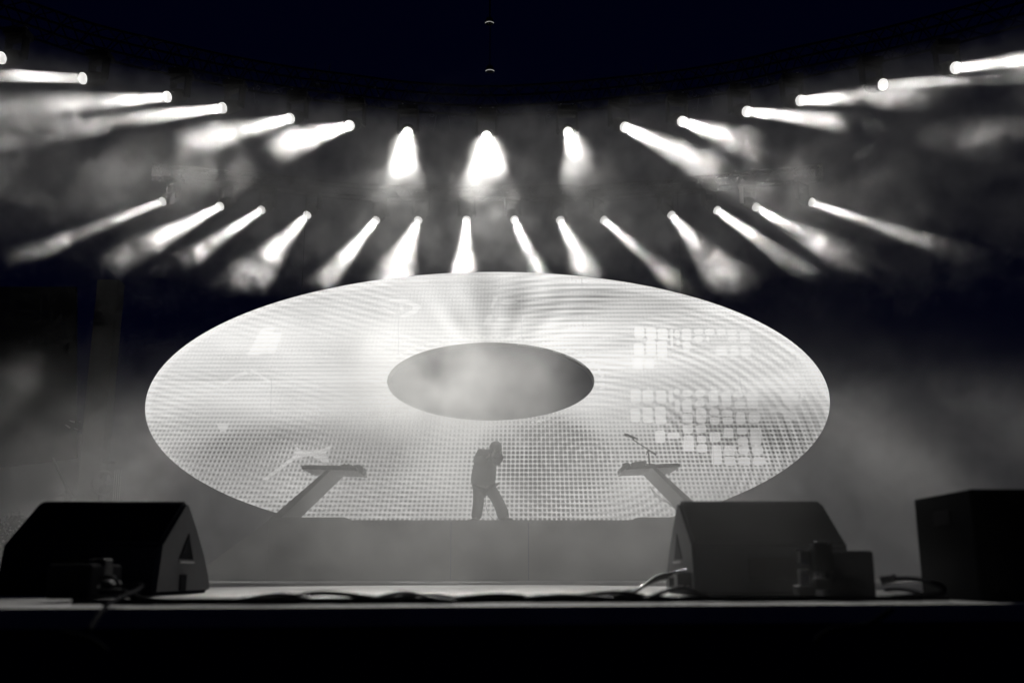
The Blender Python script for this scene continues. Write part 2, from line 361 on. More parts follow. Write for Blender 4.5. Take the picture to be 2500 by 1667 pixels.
cable([w_(2160,1440,4.3), w_(2200,1438,4.3), w_(2240,1446,4.2), (P(2290,1450,4.1).x, 4.1, FZ+.012)], .009, 'thin black cable lying inside the loop beside the large speaker cabinet')
cable([w_(262,1432,3.9), w_(300,1430,3.85), w_(345,1426,3.8), w_(335,1440,3.7), (P(320,1460,3.3).x, 3.12, FZ+.014), (P(300,1480,3.1).x, 2.86, FZ-.05)], .009, 'black cable bending sharply over the edge beside the left lamp')
cable([w_(250,1444,3.9), w_(300,1446,3.7), (P(400,1455,3.6).x, 3.5, FZ+.016), (P(560,1455,3.5).x, 3.45, FZ+.014), (P(760,1460,3.5).x, 3.5, FZ+.014)], .014, 'thick black cable running from the left lamp towards centre')
cable([w_(2180,1486,2.9), w_(2172,1490,2.9), w_(2120,1522,2.9), w_(2040,1536,2.9), w_(2012,1545,2.9), w_(1990,1570,2.9)], .010, 'dark cable hanging in front of the stage skirt on the right', 'cables in the photo pit')
cable([w_(150,1545,2.4), w_(180,1552,2.4), w_(222,1562,2.4), w_(260,1590,2.4)], .009, 'dark cable hanging in front of the stage skirt on the left', 'cables in the photo pit')
# ------------------------------------------------------------------ ring shaped LED screen
YR = 22.3
def ring_pts(cx, cy, a, b, n, rot=0, Y=YR):
    out = []
    for k in range(n):
        t = 2*math.pi*k/n; x, y = a*math.cos(t), b*math.sin(t)
        out.append(P(cx + x*math.cos(rot) + y*math.sin(rot), cy - x*math.sin(rot) + y*math.cos(rot), Y))
    return out
ring = empty('ring_screen', P(1198,931,YR), label='huge glowing oval ring of LED panels hung behind the stage riser', cat='led screen')
OUT = ring_pts(1190, 990, 836, 326, 200, math.radians(.6)); INN = ring_pts(1198, 931, 253, 95, 200)
RL = Vector(ring.location); PPM = ppm(1190, 960, YR)
def led_material(name, gain, flat):
    m = bpy.data.materials.new(name); m.use_nodes = True; nt = m.node_tree; LN = nt.links
    b = nt.nodes['Principled BSDF']; b.inputs['Base Color'].default_value = (.02,.02,.02,1); b.inputs['Roughness'].default_value = .6
    tc = nt.nodes.new('ShaderNodeTexCoord'); sp = nt.nodes.new('ShaderNodeSeparateXYZ'); LN.new(tc.outputs['Object'], sp.inputs[0])
    x, _, z = sp.outputs
    def f(op, a, b_=None, c=None):
        n = nt.nodes.new('ShaderNodeMath'); n.operation = op
        for i, v in enumerate((a, b_, c)):
            if v is None: continue
            if isinstance(v, (int, float)): n.inputs[i].default_value = v
            else: LN.new(v, n.inputs[i])
        return n.outputs[0]
    def sm(v, a, b_):
        n = nt.nodes.new('ShaderNodeMapRange'); n.interpolation_type = 'SMOOTHSTEP'; LN.new(v, n.inputs[0]); fl = a > b_
        n.inputs[1].default_value, n.inputs[2].default_value = min(a,b_), max(a,b_); n.inputs[3].default_value, n.inputs[4].default_value = (1,0) if fl else (0,1)
        return n.outputs[0]
    def nz(sx, sz, detail=3, off=0, sy=1):
        c = nt.nodes.new('ShaderNodeCombineXYZ'); LN.new(f('MULTIPLY', x if sy == 1 else sy[0], sx), c.inputs[0]); LN.new(f('MULTIPLY', z if sy == 1 else sy[1], sz), c.inputs[1]); c.inputs[2].default_value = off
        n = nt.nodes.new('ShaderNodeTexNoise'); n.inputs['Scale'].default_value = 1; n.inputs['Detail'].default_value = detail; LN.new(c.outputs[0], n.inputs['Vector']); return n.outputs['Fac']
    def blob(cx, cz, rx, rz):            # 1 at the centre of an oval patch, 0 outside
        a = f('DIVIDE', f('SUBTRACT', x, cx), rx); c = f('DIVIDE', f('SUBTRACT', z, cz), rz)
        return sm(f('ADD', f('MULTIPLY', a, a), f('MULTIPLY', c, c)), 1, 0)
    z2 = f('MULTIPLY', z, 2.3); r = f('SQRT', f('ADD', f('MULTIPLY', x, x), f('MULTIPLY', z2, z2))); th = f('ARCTAN2', z2, x)
    sheen = nz(2.6, .25, 3, 3, (th, r))                       # soft rays from the hole
    big = nz(.35, .6, 2, 9)
    base = f('ADD', .70, f('ADD', f('MULTIPLY', f('SUBTRACT', sheen, .5), .5), f('MULTIPLY', f('SUBTRACT', big, .5), .30)))
    # brighter left and round the hole, darker lower left and lower right patches
    base = f('ADD', base, f('MULTIPLY', blob(-3.2, .2, 3.5, 1.8), .06))
    base = f('ADD', base, f('MULTIPLY', blob(3.2, .9, 3, 1.2), .12))
    base = f('SUBTRACT', base, f('MULTIPLY', blob(-4.2, -1.6, 3.4, .9), .20))
    base = f('SUBTRACT', base, f('MULTIPLY', blob(6.2, -.9, 2.4, .9), .24))
    base = f('SUBTRACT', base, f('MULTIPLY', blob(2.6, 1.8, 2.8, .55), .22))
    base = f('SUBTRACT', base, f('MULTIPLY', blob(.2, 1.5, 1.3, 1.2), .18))
    if not flat: base = f('SUBTRACT', base, f('MULTIPLY', blob(4.4, -.9, 2.0, 1.6), .11))
    if not flat: base = f('SUBTRACT', base, f('MULTIPLY', blob(3.8, 1.2, 1.9, .8), .08))
    # top streaks fanning out above the hole
    fan = f('MULTIPLY', f('SINE', f('MULTIPLY', th, 34)), sm(z, .6, 1.3))
    fan = f('MULTIPLY', fan, blob(.2, 1.7, 2.2, 1.6)); base = f('ADD', base, f('MULTIPLY', fan, .07))
    e1 = f('DIVIDE', f('ADD', x, 8/PPM), 836/PPM); e2 = f('DIVIDE', f('ADD', z, 59/PPM), 326/PPM)
    base = f('ADD', base, f('MULTIPLY', sm(f('ADD', f('MULTIPLY', e1, e1), f('MULTIPLY', e2, e2)), .945, .975), .09))   # brighter outer band
    # moire: arcs on the right, slanted ripples on the left, coarse lines everywhere
    x3 = f('SUBTRACT', x, 2.2); z3 = f('ADD', z, 1.7); r3 = f('SQRT', f('ADD', f('MULTIPLY', x3, x3), f('MULTIPLY', f('MULTIPLY', z3, z3), 2.6)))
    arcs = f('MULTIPLY', f('SINE', f('MULTIPLY', r3, 27)), f('MULTIPLY', sm(x, -.5, 1.6), sm(nz(.5,.8,2,4), .35, .6)))
    base = f('ADD', base, f('MULTIPLY', arcs, .04 if flat else .125))
    rip = f('MULTIPLY', f('SINE', f('ADD', f('MULTIPLY', z, 40), f('MULTIPLY', x, 11))), f('MULTIPLY', sm(x, .3, -1.0), sm(nz(.45,.6,2,14), .38, .62)))
    base = f('ADD', base, f('MULTIPLY', rip, .075))
    lines = f('SINE', f('ADD', f('MULTIPLY', z, 66), f('MULTIPLY', x, -.4)))
    base = f('ADD', base, f('MULTIPLY', lines, .07))
    fine = f('SINE', f('MULTIPLY', z, 171)); base = f('ADD', base, f('MULTIPLY', fine, .03))
    # dotted moire below the hole, strongest right of the singer
    if not flat:
        warp = f('MULTIPLY', f('MULTIPLY', f('SUBTRACT', x, 1), f('ADD', z, 1.2)), 1.6)
        dots = f('MULTIPLY', f('POWER', f('ABSOLUTE', f('SINE', f('ADD', f('MULTIPLY', x, 33), warp))), 1.7), f('POWER', f('ABSOLUTE', f('SINE', f('MULTIPLY', z, 32))), 1.7))
        amp = f('ADD', f('MULTIPLY', f('MULTIPLY', blob(1.15, -2.0, 1.9, 1.5), sm(nz(1.3,1.6,3,21), .2, .6)), 1.25), f('MULTIPLY', f('ADD', sm(z, -.5, -1.6), .18), .5))
        amp = f('ADD', amp, f('MULTIPLY', blob(5.2, -1.6, 2.6, 1.0), .22))
        base = f('SUBTRACT', base, f('MULTIPLY', dots, amp))
        base = f('SUBTRACT', base, f('MULTIPLY', blob(1.15, -1.85, 1.2, 1.1), .10))
    else:
        base = f('ADD', base, .07)
    g = nz(60, 60, 2, 2); base = f('ADD', base, f('MULTIPLY', f('SUBTRACT', g, .5), .12))
    base = f('MAXIMUM', f('MULTIPLY', base, gain), .03)
    b.inputs['Emission Color'].default_value = (1,.988,.965,1); LN.new(base, b.inputs['Emission Strength'])
    return m
M_LED = led_material('led_panel', LED_GAIN, False); M_LEDB = led_material('led_bright', LED_GAIN, True)
M_SEAM = mat('panel_seam', (.02,.02,.02), .6, emit=(1,1,1), es=.5)
M_RIMD = mat('ring_frame', (.06,.06,.06), .5)
bm = bmesh.new(); n = 200
o_ = [bm.verts.new(p-RL) for p in OUT]; i_ = [bm.verts.new(p-RL) for p in INN]
for k in range(n): bm.faces.new((o_[k], o_[(k+1)%n], i_[(k+1)%n], i_[k]))
def patch(pts, mi=1, dy=-.006):
    v = [bm.verts.new(P(a, b, YR) - RL + Vector((0, dy, 0))) for a, b in pts]; f = bm.faces.new(v); f.material_index = mi
def rrect(x0, y0, x1, y1, r=5, sk=0):
    out = []; r = min(r, (x1-x0)/2, (y1-y0)/2)
    for cx, cy, a0 in ((x1-r,y0+r,-90),(x1-r,y1-r,0),(x0+r,y1-r,90),(x0+r,y0+r,180)):
        for k in range(4):
            a = math.radians(a0+30*k); px, py = cx+r*math.cos(a), cy+r*math.sin(a); out.append((px + sk*(py-y0), py))
    return out
# blocks on the right, upper and lower bank (columns of rounded plates)
Zx = lambda a: 1520 + a*.2551
Zy = lambda a: 780 + a*.2551
UP = [(110,75,205,180),(105,225,200,340),(225,75,320,190),(225,192,315,340),(335,85,430,190),(330,200,425,360),(455,90,480,270),(495,100,545,180),(510,190,545,250),
      (565,85,655,205),(575,210,650,300),(680,90,770,140),(680,160,770,212),(785,90,875,148),(795,165,830,210),(900,92,985,148),(1000,98,1090,150),(1005,160,1095,210),(1120,105,1215,230),
      (890,255,1000,345),(1030,250,1108,350),(1135,255,1230,345),(105,370,190,480),(215,380,300,470)]
LOW = [(75,660,170,800),(190,670,290,800),(320,675,415,800),(75,850,165,980),(190,840,285,990),(310,830,410,1000),(440,680,480,800),(490,660,545,720),(500,770,545,880),(570,675,660,735),(695,675,785,735),
       (570,770,660,890),(695,775,785,830),(825,680,910,828),(945,690,1035,835),(1060,690,1150,745),(1070,780,1170,848),(1190,690,1290,845),(830,855,920,915),(945,865,1050,925),(835,935,925,1003),
       (955,935,1055,1000),(1085,885,1170,1000),(1205,890,1310,990),(570,900,670,990),(700,850,795,990),(700,1010,800,1080),(575,1010,670,1090),(830,1075,935,1170),(965,1035,1060,1135),(1090,1035,1190,1100),
       (1220,1035,1325,1200),(1100,1130,1200,1200),(580,1105,680,1260),(710,1110,800,1180),(710,1190,810,1270),(850,1200,945,1390),(970,1205,1075,1300),(975,1310,1080,1395),(1105,1215,1205,1285),(1235,1215,1345,1285),
       (1110,1315,1220,1395),(1245,1315,1360,1395),(310,1060,405,1180),(430,1080,545,1140)]
for q in UP + LOW: patch(rrect(Zx(q[0]), Zy(q[1]), Zx(q[2]), Zy(q[3]), 6, .03))
# slanted bars, ovals and brackets
patch([(1878,998),(1890,998),(1912,994),(1942,1014),(1942,1024),(1935,1024),(1900,1004),(1880,1006)])
patch([(1904,962),(1930,954),(1950,962),(1945,990),(1925,994),(1912,984)]); patch([(1955,958),(1962,962),(1958,982),(1953,978)])
patch([(1206,724),(1216,725),(1204,752),(1197,752)]); patch([(1190,769),(1202,769),(1197,792),(1180,792)]); patch([(1180,790),(1277,790),(1276,796),(1179,794)]); patch([(1276,770),(1279,772),(1275,790),(1272,790)])
patch([(1220,738),(1230,733),(1250,732),(1266,737),(1255,741),(1240,744),(1226,742)]); patch([(1215,775),(1245,775),(1246,784),(1214,784)])
patch([(928,740),(960,729),(985,728),(1005,735),(1030,748),(1012,768),(985,775),(976,772),(1006,756),(1008,748),(985,740),(955,740)]); patch([(976,744),(983,745),(987,760),(978,760)])
patch([(922,745),(945,760),(970,768),(960,762),(938,750)])
patch(rrect(640, 800, 672, 868, 5, -.55)); patch([(652,812),(690,812),(672,862),(640,862)])
patch([(540,935),(575,915),(600,905),(608,912),(575,922),(548,940)]); patch([(612,901),(624,905),(660,930),(655,934),(628,914),(610,908)])
patch([(528,1033),(560,1035),(552,1052),(538,1053)]); patch([(640,1170),(700,1125),(725,1108),(735,1112),(705,1132),(650,1172)])
patch([(718,1082),(735,1100),(775,1100),(800,1090),(812,1084),(806,1096),(795,1106),(805,1130),(790,1130),(760,1112),(730,1118),(715,1108),(725,1100)])
# little characters round the hole
for k in range(74):
    t = math.radians(-62 + k*3.1); jit = random.Random(k).random()
    if 100 < (-62+k*3.1) < 140: continue
    a, b = 253*1.085, 95*1.13; cx, cy = 1198 + a*math.sin(t), 931 - b*math.cos(t); w = 2.2 + 3*jit
    if jit > .12: patch([(cx-w, cy-2), (cx+w*.8, cy-2.4), (cx+w, cy+2), (cx-w*.9, cy+2.3)])
for k in range(70):                     # short lit dashes just inside the hole
    t = math.radians([-150, 20][k//35] + (k%35)*1.6); cx, cy = 1198+250*math.cos(t), 931-92.5*math.sin(t)
    if random.Random(k*3).random() < .7: patch([(cx-1.2,cy-.6),(cx+1.2,cy-.6),(cx+1.2,cy+.7),(cx-1.2,cy+.7)])
# panel joints
for a, b, c, d in ((972,765,974,900),(663,925,661,1005),(1272,716,1274,828),(1420,680,1424,800),(1799,882,1812,960),(1732,930,1747,1217),(1662,1100,1662,1230),(1000,1040,1000,1150),(1940,860,1942,880)):
    patch([(a-.45,b),(a+.45,b),(c+.45,d),(c-.45,d)], 2, -.008)
bmesh.ops.recalc_face_normals(bm, faces=bm.faces)
obj('led_face', bm, [M_LED, M_LEDB, M_SEAM], ring)
def wall(name, A, B, m):
    bm = bmesh.new(); a = [bm.verts.new(p) for p in A]; b = [bm.verts.new(p) for p in B]; n = len(a)
    for k in range(n): bm.faces.new((a[k], b[k], b[(k+1)%n], a[(k+1)%n]))
    obj(name, bm, m, ring)
dv = Vector((0,.45,0)); wall('inner_rim', [p-RL for p in INN], [p-RL+dv for p in INN], M_RIMD)
wall('outer_rim', [p-RL for p in OUT], [p-RL+dv for p in OUT], M_RIMD)
bm = bmesh.new(); a = [bm.verts.new(p-RL+dv) for p in OUT]; b = [bm.verts.new(p-RL+dv) for p in INN]
for k in range(n): bm.faces.new((a[k], a[(k+1)%n], b[(k+1)%n], b[k]))
obj('back_cover', bm, M_RIMD, ring)
for s in (-4.5, 4.5):
    bm = bmesh.new(); zt = ZT_ - RL.z; cyl(bm, (s,.4,(P(1190,700,YR).z-RL.z)*.9), (s,.4,zt), .007, seg=6); obj('hanging_wire', bm, M_RIMD, ring)
# ------------------------------------------------------------------ moving heads and their beams
ZT = 11.3
BEAMS_UP = [ # start px, end px of the bright part, half width there, metres travelled towards the camera, power factor
 (3,142,-330,150,20,2.2,0.7),(202,192,-160,178,26,2.2,0.8),(408,237,70,262,42,2.4,0.8),(543,264,230,302,32,2.4,0.8),
 (707,290,500,340,42,2.6,.5),(853,307,700,352,42,2.8,.75),(995,323,983,378,34,3,1.6),(1188,332,1190,392,40,3,1.7),
 (1387,323,1412,368,30,2.8,.8),(1526,311,1690,385,40,2.4,0.5),(1666,297,1790,340,36,2.4,0.4),(1824,273,1985,290,24,2.2,0.55),
 (1955,246,2130,235,30,2.2,0.5),(2156,207,2380,195,18,2,0.4),(2334,166,2490,150,24,2,0.5)]
BEAMS_LO = [
 (397,492,90,612,28,2.2,1),(537,504,335,612,36,2.4,1),(638,513,462,630,28,2.4,1),(750,525,610,680,50,1.5,1),
 (918,538,825,650,27,1.5,1.3),(1021,538,960,680,52,1.5,1.2),(1139,537,1133,650,30,1.5,1.4),(1256,537,1300,635,24,1.5,.7),
 (1368,538,1415,630,32,1.5,.5),(1474,537,1635,675,28,1.5,1),(1639,525,1790,700,56,1.7,.8),(1751,514,1990,680,36,2.4,1),
 (1846,506,2080,640,46,2.4,.8),(1982,494,2290,600,28,2.4,.8)]
def spot(parent, r0, half, watts, wide=False):
    if wide: half *= 1.5; watts *= .25
    l = bpy.data.lights.new('beam_light', 'AREA'); l.shape = 'DISK'; l.size = 2*r0*.95; l.color = (1, .985, .955)
    l.spread = 2*half*1.15; l.energy = watts*half
    o = bpy.data.objects.new('beam_light', l); COL.objects.link(o); o.parent = parent
    o.rotation_euler = (math.pi, 0, 0)          # shines along the head's +Z
    return o
M_LENS = bpy.data.materials.new('lit_lens'); M_LENS.use_nodes = True
def lens_mat():
    nt = M_LENS.node_tree; b = nt.nodes['Principled BSDF']; b.inputs['Base Color'].default_value = (.02,.02,.02,1)
    tc = nt.nodes.new('ShaderNodeTexCoord'); vo = nt.nodes.new('ShaderNodeTexVoronoi'); vo.inputs['Scale'].default_value = 34
    nt.links.new(tc.outputs['Object'], vo.inputs['Vector'])
    mr = nt.nodes.new('ShaderNodeMapRange'); mr.inputs[1].default_value = 0; mr.inputs[2].default_value = .5
    mr.inputs[3].default_value = 2.2; mr.inputs[4].default_value = 1.1
    nt.links.new(vo.outputs['Distance'], mr.inputs[0])
    b.inputs['Emission Color'].default_value = (1,.985,.95,1); nt.links.new(mr.outputs[0], b.inputs['Emission Strength'])
lens_mat()
M_RIM = mat('lit_lens_rim', (.3,.3,.3), .3, emit=(1,.98,.95), es=1.5)
def head_meshes(L):
    """meshes in the frame of the head: lens at the origin, +Z forward"""
    def me(bm, m, smooth=True):
        bmesh.ops.recalc_face_normals(bm, faces=bm.faces); d = bpy.data.meshes.new('head_mesh'); bm.to_mesh(d); bm.free(); d.materials.append(m)
        for p in d.polygons: p.use_smooth = False
        return d
    b = bmesh.new()
    cyl(b, (0,0,-.12), (0,0,-.015), .125, .135, 28); cyl(b, (0,0,-.24), (0,0,-.12), .15, .13, 28)
    cyl(b, (0,0,-.40), (0,0,-.24), .13, .15, 28); cyl(b, (0,0,-.47), (0,0,-.40), .08, .13, 28)
    for k in range(6): box(b, (0, 0, -.27-.025*k), (.31, .1, .008))
    head = me(b, M_BLK)
    b = bmesh.new()                     # lens: a shallow dome
    r = .1; n = 6; rings = []
    for i in range(n+1):
        t = i/n*math.radians(86); rr = r*math.sin(t)/math.sin(math.radians(86)); z = (math.cos(t)-math.cos(math.radians(86)))*.09
        rings.append([b.verts.new((rr*math.cos(a), rr*math.sin(a), z-.004)) for a in [2*math.pi*k/32 for k in range(32)]] if i else [b.verts.new((0,0,z-.004))])
    for k in range(32): b.faces.new((rings[0][0], rings[1][k], rings[1][(k+1)%32]))
    for i in range(1, n):
        for k in range(32): b.faces.new((rings[i][k], rings[i+1][k], rings[i+1][(k+1)%32], rings[i][(k+1)%32]))
    lens = me(b, M_LENS)
    b = bmesh.new()                     # rim of the lens
    for k in range(32):
        a0, a1 = 2*math.pi*k/32, 2*math.pi*(k+1)/32; vs = []
        for a in (a0, a1):
            for rr, z in ((.1,-.01), (.1,.012), (.108,.012), (.108,-.01)): vs.append(b.verts.new((rr*math.cos(a), rr*math.sin(a), z)))
        for j in range(4): b.faces.new((vs[j], vs[(j+1)%4], vs[4+(j+1)%4], vs[4+j]))
    rim = me(b, M_RIM)
    return head, lens, rim
HM, LM, RM = head_meshes(1)
ybm = bmesh.new()
for s in (-1, 1): box(ybm, (s*.205, 0, -.17), (.05, .14, .44), bev=.012)
box(ybm, (0, 0, .03), (.46, .16, .06), bev=.012)
for s in (-1, 1): cyl(ybm, (s*.15,0,-.33), (s*.24,0,-.33), .045)
YM = bpy.data.meshes.new('yoke'); bmesh.ops.recalc_face_normals(ybm, faces=ybm.faces); ybm.to_mesh(YM); YM.materials.append(M_BLK)
bbm = bmesh.new(); box(bbm, (0,0,.13), (.42,.34,.13), bev=.015)
box(bbm, (0,-.172,.13), (.2,.006,.06)); BM_ = bpy.data.meshes.new('base'); bbm.to_mesh(BM_); BM_.materials.append(M_BLK)
cbm = bmesh.new()
box(cbm, (0,0,.235), (.04,.07,.09), bev=.006)
CM_ = bpy.data.meshes.new('clamp'); cbm.to_mesh(CM_); CM_.materials.append(M_MET)
def part(name, me, parent, M=None):
    o = bpy.data.objects.new(name, me); COL.objects.link(o); o.parent = parent
    if M is not None: o.matrix_local = M
    return o
HEADS = []
def moving_head(px, py, z, ex, ey, hw, travel, power, label, group, base_w, wide=False):
    A = PZ(px, py, z-.75)
    E = P(ex, ey, A.y - travel)
    d = (E - A).normalized(); dist = (E - A).length
    rE = hw/ppm(ex, ey, E.y)
    half = math.atan(max(.02, (rE - .085)/dist))*1.25
    # pan and tilt: the yoke turns about Z, the head tilts in it
    pan = math.atan2(d.x, -d.y)
    root = empty('moving_head', (A.x, A.y, A.z), label=label, cat='stage light', group=group)
    piv = -d*.33                        # tilt axle behind the lens
    root.location = A + piv + Vector((0,0,.33))
    Rz = Matrix.Rotation(pan, 4, 'Z')
    part('base', BM_, root); [part('clamp', CM_, root, Matrix.Translation((s*.13,0,0))) for s in (-1, 1)]; part('yoke', YM, root, Rz)
    Q = d.to_track_quat('Z', 'Y').to_matrix().to_4x4()
    yaw = Matrix.Translation(Vector((0,0,-.33)) - piv) @ Q
    h = part('head', HM, root, yaw); part('lens', LM, h); part('lens_rim', RM, h)
    s = spot(h, .1, half, base_w*power, wide); s.location = (0,0,.088)
    if wide:                            # added spot: broad cone aimed below the beam to light low smoke and stage
        k = bpy.data.lights.new('added_wide_light', 'SPOT'); k.energy = base_w*power*10.5; k.color = (1, .985, .955)
        k.spot_size = 2*half*2.0; k.spot_blend = .3; k.shadow_soft_size = .07
        q = bpy.data.objects.new('added_wide_light', k); COL.objects.link(q); q.parent = root
        d2 = (d + Vector((0,0,-.16))).normalized()
        q.matrix_local = Matrix.Translation(A + d*.12 - root.location) @ d2.to_track_quat('-Z', 'Y').to_matrix().to_4x4()
    HEADS.append(root); return root
ORD = ['first','second','third','fourth','fifth','sixth','seventh','eighth','ninth','tenth','eleventh','twelfth','thirteenth','fourteenth','fifteenth']
for i, b in enumerate(BEAMS_UP):
    side = 'from the left' if i < 7 else 'from the right'
    k = i if i < 7 else len(BEAMS_UP)-1-i
    lab = 'lit moving head at the centre of the upper truss with a blinding downward beam' if i == 7 else 'lit moving head on the upper curved truss, %s %s, white beam' % (ORD[k], side)
    moving_head(b[0], b[1], ZT, *b[2:], lab, 'moving heads along the upper truss', POW, i in (6, 7, 8))
for i, b in enumerate(BEAMS_LO):
    side = 'from the left' if i < 7 else 'from the right'
    k = i if i < 7 else len(BEAMS_LO)-1-i
    moving_head(b[0], b[1], ZT, *b[2:], 'lit moving head on the lower truss just above the ring screen, %s %s' % (ORD[k], side), 'moving heads along the lower truss', POW*.85)
# ------------------------------------------------------------------ stage smoke
SM = bpy.data.materials.new('smoke'); SM.use_nodes = True; nt = SM.node_tree
nt.nodes.remove(nt.nodes['Principled BSDF']); pv = nt.nodes.new('ShaderNodeVolumePrincipled')
nt.links.new(pv.outputs[0], nt.nodes['Material Output'].inputs['Volume'])
pv.inputs['Color'].default_value = (.97,.965,.95,1); pv.inputs['Density'].default_value = 1.0; pv.inputs['Anisotropy'].default_value = .45
ng = bpy.data.node_groups.new('smoke', 'GeometryNodeTree')
ng.interface.new_socket(name='Geometry', in_out='INPUT', socket_type='NodeSocketGeometry')
ng.interface.new_socket(name='Geometry', in_out='OUTPUT', socket_type='NodeSocketGeometry')
N = ng.nodes; LK = ng.links
def mth(op, a, b=None, c=None):
    n = N.new('ShaderNodeMath'); n.operation = op
    for i, v in enumerate((a, b, c)):
        if v is None: continue
        if isinstance(v, (int, float)): n.inputs[i].default_value = v
        else: LK.new(v, n.inputs[i])
    return n.outputs[0]
def add(*a):
    r = a[0]
    for q in a[1:]: r = mth('ADD', r, q)
    return r
def mul(*a):
    r = a[0]
    for q in a[1:]: r = mth('MULTIPLY', r, q)
    return r
def ss(v, a, b):                        # smooth 0..1 ramp from a to b (a may exceed b)
    n = N.new('ShaderNodeMapRange'); n.interpolation_type = 'SMOOTHSTEP'; LK.new(v, n.inputs[0])
    f = a > b
    n.inputs[1].default_value, n.inputs[2].default_value = min(a, b), max(a, b)
    n.inputs[3].default_value, n.inputs[4].default_value = (1, 0) if f else (0, 1)
    return n.outputs[0]
def nz(vec, scale, detail, rough=.5, dist=0):
    n = N.new('ShaderNodeTexNoise'); n.inputs['Scale'].default_value = scale; n.inputs['Detail'].default_value = detail
    n.inputs['Roughness'].default_value = rough; n.inputs['Distortion'].default_value = dist; LK.new(vec, n.inputs['Vector'])
    return n.outputs['Fac'] if 'Fac' in n.outputs else n.outputs[0]
pos = N.new('GeometryNodeInputPosition').outputs[0]
sp = N.new('ShaderNodeSeparateXYZ'); LK.new(pos, sp.inputs[0]); X, Y, Z = sp.outputs
nA = nz(pos, 1.45, 8, .66, .9)            # lumps
nB = nz(pos, .22, 3, .5)                # large masses
nW = nz(pos, 1.1, 3, .6)                # wobble of the fronts
wob = mul(mth('SUBTRACT', nW, .5), 2.4)
Yw, Zw = add(Y, wob), add(Z, mul(wob, .6))
def lump(n, thr, gain, base): return add(mul(mth('MAXIMUM', mth('SUBTRACT', n, thr), 0), gain), base)
def win(v, a, b, f): return mul(ss(v, a-f/2, a+f/2), ss(v, b+f/2, b-f/2))
def ball(c, r, k, p=None):              # a puff at a point, given as pixel and distance
    q = [mth('SUBTRACT', v, float(w)) for v, w in zip((X, Y, Z), c)]
    if p is None: p = (1, 1, 1)
    d2 = add(*[mul(a, a, 1/(r*s)**2) for a, s in zip(q, p)])
    return mul(ss(d2, 1, 0), k)
YU = add(Y, mul(mth('POWER', add(X, .5), 2), .041), wob)      # distance measured from the curved upper truss
YL = add(Y, mul(mth('POWER', X, 2), .019), wob)
TP = ss(mth('SUBTRACT', Z, mul(YU, .48)), 2.0, 1.35)             # the smoke roof slopes down towards the audience
D = mul(lump(nA, .48, 2.2, .025), win(YL, 22.0, 26.2, .6), win(Zw, 8.4, 11.6, .8))
D = add(D, mul(lump(nA, .42, .6, .05), win(YL, 23.4, 25.4, .9), win(Z, 9.7, 11.2, .6)))      # denser air right at the lamps
D = add(D, mul(lump(nA, .46, 1.9, .011), win(YU, 16.4, 20.9, .6), win(Zw, 7.8, 12.0, .8), TP))
D = add(D, mul(lump(nA, .42, .6, .07), win(YU, 18.0, 20.2, .9), win(Z, 9.7, 11.2, .6), TP))
SIDE = add(.9, mul(ss(mth('ABSOLUTE', add(X, .3)), 1.6, 4.0), 2.6))      # the drifting clouds are thicker at the sides
D = add(D, mul(lump(nB, .33, .13, .003), lump(nA, .50, 14, .03), win(Y, 11.2, 15.8, 1.6), win(Zw, 6.0, 7.6, 1.0), SIDE))
D = add(D, mul(lump(nB, .34, .6, .04), lump(nA, .45, 5.5, .2), win(Y, 14.0, 21.6, 2), win(Zw, 1.0, 4.6, 2.0), win(X, -9.8, 9, 3)))
D = add(D, mul(lump(nA, .42, 3.4, .01), win(Y, 9.6, 12.6, 1.2), win(Z, 3.15, 4.1, .6), win(X, -1.9, .3, 1.2)))
D = add(D, mul(lump(nA, .45, .75, .010), win(Y, 7.6, 14.2, 1.2), win(Zw, 0.5, 2.9, 1.6), win(X, -5, 5, 2)))
D = add(D, mul(lump(nA, .40, .30, .004), win(Y, 3.8, 6, 1), win(Z, 0.5, 2.6, 1), win(X, -.8, 3, 1)))
#EXTRA
D = mul(D, win(X, -14, 14, 2))
vc = N.new('GeometryNodeVolumeCube'); LK.new(D, vc.inputs['Density']); vc.inputs['Background'].default_value = 0
LO, HI = (-15.0, 3.5, 1.55), (15.0, 27.0, 12.6); VX = .095
vc.inputs['Min'].default_value = LO; vc.inputs['Max'].default_value = HI
for k, nm in enumerate(('Resolution X', 'Resolution Y', 'Resolution Z')): vc.inputs[nm].default_value = int((HI[k]-LO[k])/VX)
sm_ = N.new('GeometryNodeSetMaterial'); sm_.inputs['Material'].default_value = SM
LK.new(vc.outputs[0], sm_.inputs[0]); go = N.new('NodeGroupOutput'); LK.new(sm_.outputs[0], go.inputs[0])
vd = bpy.data.volumes.new('smoke') if False else bpy.data.meshes.new('smoke')
so = bpy.data.objects.new('smoke', vd); COL.objects.link(so)
md = so.modifiers.new('smoke', 'NODES'); md.node_group = ng
tag(so, kind='stuff', label='patchy white stage smoke drifting round the trusses, the ring screen and the riser')
